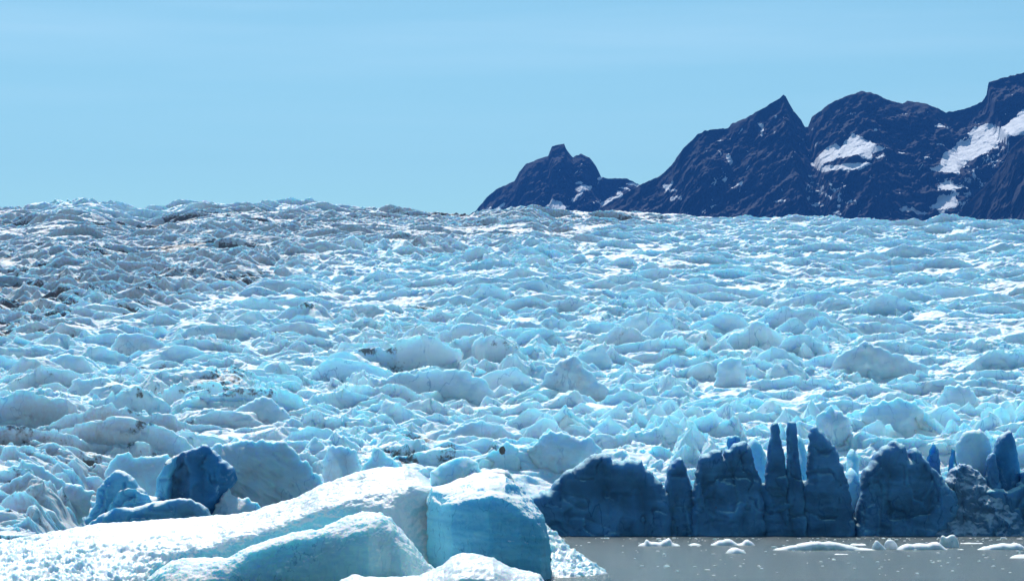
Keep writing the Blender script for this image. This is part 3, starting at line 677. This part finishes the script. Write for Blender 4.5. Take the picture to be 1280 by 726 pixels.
rock(628, 562.5, 540.5, 0.55, 6, 'small dark lump added as the black hole in the pale pointed ice slab', (0.9, .8, 1.3))  # added lump whose dark colour stands for the shaded hole

# ------------------------------------------------------------------ the snowy iceberg in front
def catmull(P, n):
    """resample control rows (k, m, 3) along axis 0 to n rows"""
    P = np.asarray(P, float); k = len(P)
    t = np.linspace(0, k - 1, n); i = np.clip(np.floor(t).astype(int), 0, k - 2); f = (t - i)[:, None, None]
    p0, p1, p2, p3 = P[np.clip(i - 1, 0, k - 1)], P[i], P[i + 1], P[np.clip(i + 2, 0, k - 1)]
    tau = 0.35
    m1, m2 = (p2 - p0) * tau, (p3 - p1) * tau
    return (2 * f ** 3 - 3 * f ** 2 + 1) * p1 + (f ** 3 - 2 * f ** 2 + f) * m1 + (-2 * f ** 3 + 3 * f ** 2) * p2 + (f ** 3 - f ** 2) * m2
def loft(name, rows, mat, nu, nv, seed, rough=0.2, rsize=0.8, parent=None, fine=0.05, strata=0.0, mask=None, lit_flank=False):
    """rows of (px, py, D) read left to right, from the back round over the top to the front foot"""
    R_ = []
    for row in rows:
        a = np.array([W(*p) for p in row]); s = np.array([p[0] for p in row], float)
        t = (s - s[0]) / (s[-1] - s[0]); u = np.linspace(0, 1, nu)
        R_.append(np.stack([np.interp(u, t, a[:, k]) for k in range(3)], 1))
    V = catmull(R_, nv)
    dv = np.gradient(V, axis=0); du = np.gradient(V, axis=1)
    N = np.cross(dv, du); N /= np.linalg.norm(N, axis=2, keepdims=True) + 1e-9
    if N[..., 2].mean() < 0: N = -N
    X, Y, Z = V[..., 0], V[..., 1], V[..., 2]
    n = fbm3(X / rsize, Y / rsize, Z / rsize, seed, 4, 0.55)
    n2 = 1 - np.abs(fbm3(X / (rsize * 3), Y / (rsize * 3), Z / (rsize * 2), seed + 31, 3))
    disp = rough * n + rough * 1.2 * (n2 - .6) + fine * fbm3(X / .22, Y / .22, Z / .22, seed + 51, 2)
    if strata: disp = disp + strata * vn2(Z * 3.0 + X * 0.35, X * 0.08, seed + 3) * 1.0
    if mask is not None: disp = disp * mask(X / Y * FPX + 640, V[..., 2])
    V = V + N * disp[..., None]
    f = grid_faces(nv, nu)
    a, b, c = V[nv // 2, nu // 2], V[nv // 2, nu // 2 + 1], V[nv // 2 + 1, nu // 2]
    nn = np.cross(b - a, V[nv // 2 + 1, nu // 2 + 1] - a)
    if nn @ N[nv // 2, nu // 2] < 0: f = f[:, ::-1]
    at = None
    if lit_flank:     # lit look of the left flank painted as paler ice, plus paler irregular bands
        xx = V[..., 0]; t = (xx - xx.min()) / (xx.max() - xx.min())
        at = {'lit_flank_bands': np.clip(sstep(0.30, 0.12, t + 0.04 * vn2(V[..., 2] * 1.2, xx * .3, 8)) * .9 + 0.4 * sstep(0.0, 0.8, fbm2(xx / 3.5, V[..., 2] / 0.9 + xx * .12, 12, 3)), 0, 1)}
    return mesh_obj(name, V.reshape(-1, 3), f, mat, parent, attrs=at)

berg = empty('iceberg', W(400, 720, 262)); berg.location.z = 0
tag(berg, 'huge snow-covered iceberg with a long white back and dark blue block at right', 'iceberg', 'icebergs in front of the glacier')
ridge = [(-80,700,276),(0,687,276),(34,679,275),(53,674,275),(87,665,275),(125,656,275),(162,654,275),(219,649,275),(262,646,275),(300,643,274),(331,634,274),(369,623,273),
         (399,607,273),(427,597,272),(458,588,271),(480,584,271),(505,583,270),(524,591,270),(537,600,270),(552,614,270)]
lip = [(-80,728,249),(0,728,249),(60,735,249),(120,737,249),(160,730,251),(175,722,255),(187,709,258),(203,698,260),(231,687,262),(266,684,262),(294,674,262),(328,665,262),(353,657,262),(375,648,262),
       (400,636,262),(433,629,262),(461,624,262),(489,623,262),(514,616,262),(552,616,263)]
def row_at(row, dpx=0, dpy=0, dD=0): return [(a + dpx, b + dpy, c + dD) for a, b, c in row]
px_ = np.array([p[0] for p in ridge], float)
def samp(row, k):
    return np.interp(px_, [p[0] for p in row], [p[k] for p in row])
mid = [(p, r * .5 + l * .5 - 0.13 * abs(l - r), d * .45 + e * .55) for p, r, l, d, e in zip(px_, samp(ridge, 1), samp(lip, 1), samp(ridge, 2), samp(lip, 2))]
foot = [(-80,745,246),(0,745,246),(60,748,246),(120,750,246),(160,748,249),(175,745,252),(190,745,256),(210,742,259),(240,735,261.3),(270,730,261.3),(300,722,261.3),(330,712,261.3),(355,704,261.3),(380,694,261.3),
        (400,686,261.2),(433,678,261),(461,676,259),(489,684,258),(514,704,258.5),(552,716,259)]
deep = [(p[0], 760, p[2] - 2) for p in foot]
back1 = [(p, 612 + (r - 612) * 0.55 + 25, 284) for p, r in zip(px_, samp(ridge, 1))]
back2 = [(p, 722, 290) for p in px_]
loft('snow_slope', [back2, back1, ridge, mid, lip, foot, deep], M['berg'], 800, 330, 1, 0.20, 0.9, berg, 0.05, mask=lambda p, z: 0.55 + 1.5 * sstep(360, 60, p) * sstep(4.5, 1.5, z) - 0.15 * sstep(430, 500, p))
# front lump with a teal face
crest = [(176,735,251),(188,722,251),(200,711,251),(212,704,251),(226,697,251),(250,698,251),(283,696,251),(300,688,251),(320,680,251),(345,672,251),(370,666,251),(399,661,251),
         (417,653,251),(442,643,251),(461,639,251),(477,641,251),(489,649,251),(502,664,251),(514,676,251),(526,694,251),(540,708,251),(556,724,251)]
cb = [(p, q + 14, 256) for p, q, r in crest]; cb2 = [(p, 745, 258) for p, q, r in crest]
cf = [(p, min(q + 9, 745), 248.6) for p, q, r in crest]
gr = lambda p: 1.2 * math.exp(-((p - 484) / 16.0) ** 2)
cm = [(p, min(q + 30, 750), 247.5 + gr(p) - 1.5 * math.sin((p - 176) / 38.0)) for p, q, r in crest]
cd = [(p, 760, 246.5 + gr(p) * .6 - 1.8 * math.sin((p - 176) / 38.0 + .5)) for p, q, r in crest]
loft('ice_ledge', [cb2, cb, crest, cf, cm, cd], M['berg_teal'], 560, 190, 5, 0.11, 0.8, berg, 0.05)
# dark blue block
cols = [534, 541, 552, 564, 585, 611, 632, 650, 664, 676, 684, 689]
def tab(t): return [float(np.interp(c, [a for a, b in t], [b for a, b in t])) for c in cols]
topy = tab([(534,622),(541,608),(552,605),(564,602),(585,594),(611,587),(632,586),(640,592),(650,610),(664,625),(676,641),(684,662),(689,690)])
capy = tab([(534,630),(541,620),(552,629),(564,627),(585,622),(611,617),(632,622),(650,634),(664,645),(676,655),(684,672),(689,700)])
fD = tab([(534,259.5),(541,258.8),(552,257),(564,255),(585,254),(611,253.5),(650,254.5),(676,257),(689,263)])
B = [[(c, 740, 270) for c in cols], [(c, t + 20, 269) for c, t in zip(cols, topy)], [(c, t, 264.5) for c, t in zip(cols, topy)],
     [(c, (t + k) / 2 - 2, max(d + 2, 259)) for c, t, k, d in zip(cols, topy, capy, fD)],
     [(c, k, d + .8) for c, k, d in zip(cols, capy, fD)], [(c, k + 8, d) for c, k, d in zip(cols, capy, fD)],
     [(c, (k + 740) / 2, d - .4) for c, k, d in zip(cols, capy, fD)], [(c, 750, d + .3) for c, k, d in zip(cols, capy, fD)]]
loft('ice_block', B, M['berg_blue'], 360, 260, 9, 0.12, 1.3, berg, 0.03, 0.07, lit_flank=True)
ice_solid('ice_knob', [(536,640),(537,615),(539,588),(558,577),(586,571.5),(598,580),(606,588),(612,600),(613,640)], 266, 2.0, M['fin'], 1.6, 2.5, 1.6, 0.14, roof=True, soft=0, seed=71, facet=.7, fsize=2, rough=0.2, jag=.16, parent=berg)
ice_solid('ice_crown', [(560,630),(575,605),(600,592),(622,587),(636,588),(644,604),(660,630)], 263, 2.0, M['berg'], 0.8, 2.5, 1.0, 0.14, seed=73, facet=.3, fsize=2, rough=0.08, jag=.06, parent=berg)
toe_r = [(670,645,284),(685,658,284),(702,674,284),(713,684,284),(724,693,284),(740,704,284),(750,712,283),(758,719,281)]
toe_m = [(670,700,272),(685,700,272),(702,704,272),(713,706,273),(724,709,274),(740,713,276),(750,716,278),(759,720,279)]
toe_f = [(670,735,262),(685,735,262),(702,733,263),(713,731,264),(724,729,266),(740,726,269),(750,724,272),(760,723,276)]
loft('ice_toe', [row_at(toe_r, 0, 40, 6), toe_r, toe_m, toe_f, row_at(toe_f, 0, 12, -1)], M['berg'], 160, 200, 15, 0.26, 0.8, berg, 0.05)
# small white berg lowest in the picture
f_r = [(405,742,243),(427,724,243),(442,718.5,243),(452,720,243),(475,721,243),(500,720.5,243),(524,720,243),(540,713,243),(555,706,243),(566,697,243),(577,692,243),(588,691.5,243),(599,693,243),(617,696.5,243),
       (628,703,243),(639,709,243),(655,713,243),(674,718,243),(680,726,243),(686,742,243)]
tag(loft('iceberg', [row_at(f_r, 0, 25, 6), row_at(f_r, 0, 4, 2), f_r, row_at(f_r, 0, 9, -3), row_at(f_r, 0, 30, -6), row_at(f_r, 0, 55, -6.5)], M['berg'], 340, 120, 25, 0.10, 1.1, None, 0.03),
    'small smooth white iceberg in front of the dark blue block, lowest in the photo', 'iceberg', 'icebergs in front of the glacier')

# ------------------------------------------------------------------ floes on the water
def floe(pts, Dbase, depth, seed, lab, name='ice_floe', mat='floe', Tf=1.7):
    o = ice_solid(name, pts, Dbase, -0.4, M[mat], Tf, depth, 0.85, 0.13, seed=seed, facet=0.3, fsize=1.2, rough=0.07, jag=0.10)
    return tag(o, lab, 'ice floe' if name == 'ice_floe' else 'ice chunk', 'ice floating on the lake')
def Dw(py): return CAMZ * FPX / (py - HOR)
floe([(796,684),(800,679),(805,678),(808,673),(812,677),(818,676),(825,677),(832,674),(837,673),(841,679),(850,681),(852,684)], Dw(682), 2, 301, 'low craggy white floe nearest the left end of the dark ice front')
floe([(856,684),(858,681),(866,678),(876,680),(880,684)], Dw(681), 1.5, 302, 'thin flat white floe between the craggy floe and the humped one')
floe([(884,684),(890,679),(900,674),(908,673),(918,676),(922,679),(928,678),(933,672.5),(938,676),(943,681),(944,684)], Dw(681), 2, 303, 'humped white floe with two low peaks under the blocky tower')
floe([(905,694),(908,689),(915,685),(920,684),(927,687),(932,690),(934,694)], Dw(691), 1.5, 304, 'lone little cone-shaped white floe floating nearest the camera')
floe([(962,689),(968,685),(985,682),(1000,678),(1015,676.5),(1035,676.5),(1055,679),(1070,683),(1088,685),(1095,687),(1096,690)], Dw(687), 3, 305, 'long low smooth white floe under the thin pillars')
floe([(1060,684),(1064,679.5),(1080,678),(1084,682),(1084,685)], Dw(681), 1.5, 306, 'narrow white sliver of ice behind the long smooth floe')
floe([(1090,690),(1091,682),(1094,675),(1099,676),(1103,682),(1107,686),(1110,690)], Dw(686.5), 1.2, 307, 'tilted pointed pale ice plate at the right end of the long smooth floe', Tf=.6)
floe([(1103,690),(1105,682),(1108,675),(1114,674),(1120,679),(1124,685),(1127,690)], Dw(686), 1.2, 308, 'second tilted pale ice plate, right beside the first', Tf=.6)
floe([(1118,690),(1124,683),(1132,680),(1140,680),(1146,678),(1156,679),(1165,678),(1172,677),(1180,684),(1190,688),(1194,690)], Dw(686.5), 2.5, 309, 'crumbled white floe left of the upright ice lump')
floe([(1171,686),(1173,678),(1175,670),(1179,668),(1184,670),(1189,668),(1194,669),(1197,674),(1198,680),(1200,686)], Dw(684), 2, 310, 'upright knobbly white ice lump riding above the other floes', Tf=.9)
floe([(1194,690),(1198,685),(1212,687),(1224,686),(1232,682),(1246,679.5),(1262,678.5),(1274,678.5),(1280,683),(1290,688)], Dw(686.5), 2.5, 311, 'long thin pale green floe right of the upright lump')
floe([(1198,681),(1202,677),(1215,677.5),(1228,679),(1236,682)], Dw(679), 1.5, 312, 'thin white streak of ice behind the long pale green floe')
floe([(1258,700),(1262,696),(1272,693),(1285,691),(1300,694),(1306,700)], Dw(697), 2, 313, 'small pale floe cut by the right edge of the photo')
floe([(1039,694),(1043,691),(1052,690.5),(1059,691.5),(1062,694)], Dw(692.5), 1.2, 314, 'tiny flat floe in front of the long smooth one')
floe([(828,711),(831,707),(834,705.5),(838,708),(839,711)], Dw(708), 0.5, 315, 'tiny bright crumb of ice alone on the open water', Tf=.3)
# small white fragments, brash ice and stand-ins for sun glitter; copies of three shapes
rng = random.Random(4)
protos = []
for k in range(3):
    bm = bmesh.new(); bmesh.ops.create_icosphere(bm, subdivisions=2, radius=1.0)
    Vv = np.array([v.co[:] for v in bm.verts]); Fv = np.array([[v.index for v in f.verts] for f in bm.faces]); bm.free()
    kk = 1 + 0.4 * fbm3(Vv[:, 0] * 1.3, Vv[:, 1] * 1.3, Vv[:, 2] * 1.3, 60 + k, 2)
    protos.append((Vv * kk[:, None] * np.array((1.0, .8, .6)), Fv))
first = []
for i in range(230):
    py = 672.5 + 50 * rng.random() ** 2.6; px = rng.uniform(720, 1300); D = Dw(py)
    s = rng.uniform(0.07, 0.2) if rng.random() < .85 else rng.uniform(.2, .34)
    if i < 3:
        o = mesh_obj('ice_or_glint', protos[i][0], protos[i][1], M['floe'], smooth=False, origin=np.zeros(3)); first.append(o)
    else:
        o = first[i % 3].copy(); COL.objects.link(o)
    o.location = ((px - 640) / FPX * D, D, 0.02); o.scale = (s * rng.uniform(.8, 1.6), s, s * rng.uniform(.6, 1.1)); o.rotation_euler = (0, 0, rng.uniform(0, 6.28))
    tag(o, 'tiny white crumb for brash ice and sun glitter on the grey lake water', 'ice fragment', 'tiny ice crumbs on the lake')

# ------------------------------------------------------------------ haze
bm = bmesh.new(); bmesh.ops.create_cube(bm, size=1.0)
me = bpy.data.meshes.new('haze'); bm.to_mesh(me); bm.free()
hz = bpy.data.objects.new('haze', me); COL.objects.link(hz)
hz.scale = (6000, 11500, 1560); hz.location = (300, 11500 / 2 - 600, 1560 / 2 - 320)
hm = bpy.data.materials.new('haze'); hm.use_nodes = True; nt = hm.node_tree
for n in list(nt.nodes): nt.nodes.remove(n)
out = nt.nodes.new('ShaderNodeOutputMaterial'); pv = nt.nodes.new('ShaderNodeVolumePrincipled')
pv.inputs['Color'].default_value = (0.06, 0.29, 0.95, 1); pv.inputs['Density'].default_value = 0.000045; pv.inputs['Anisotropy'].default_value = 0.0
nt.links.new(pv.outputs[0], out.inputs['Volume']); me.materials.append(hm)
tag(hz, kind='stuff')
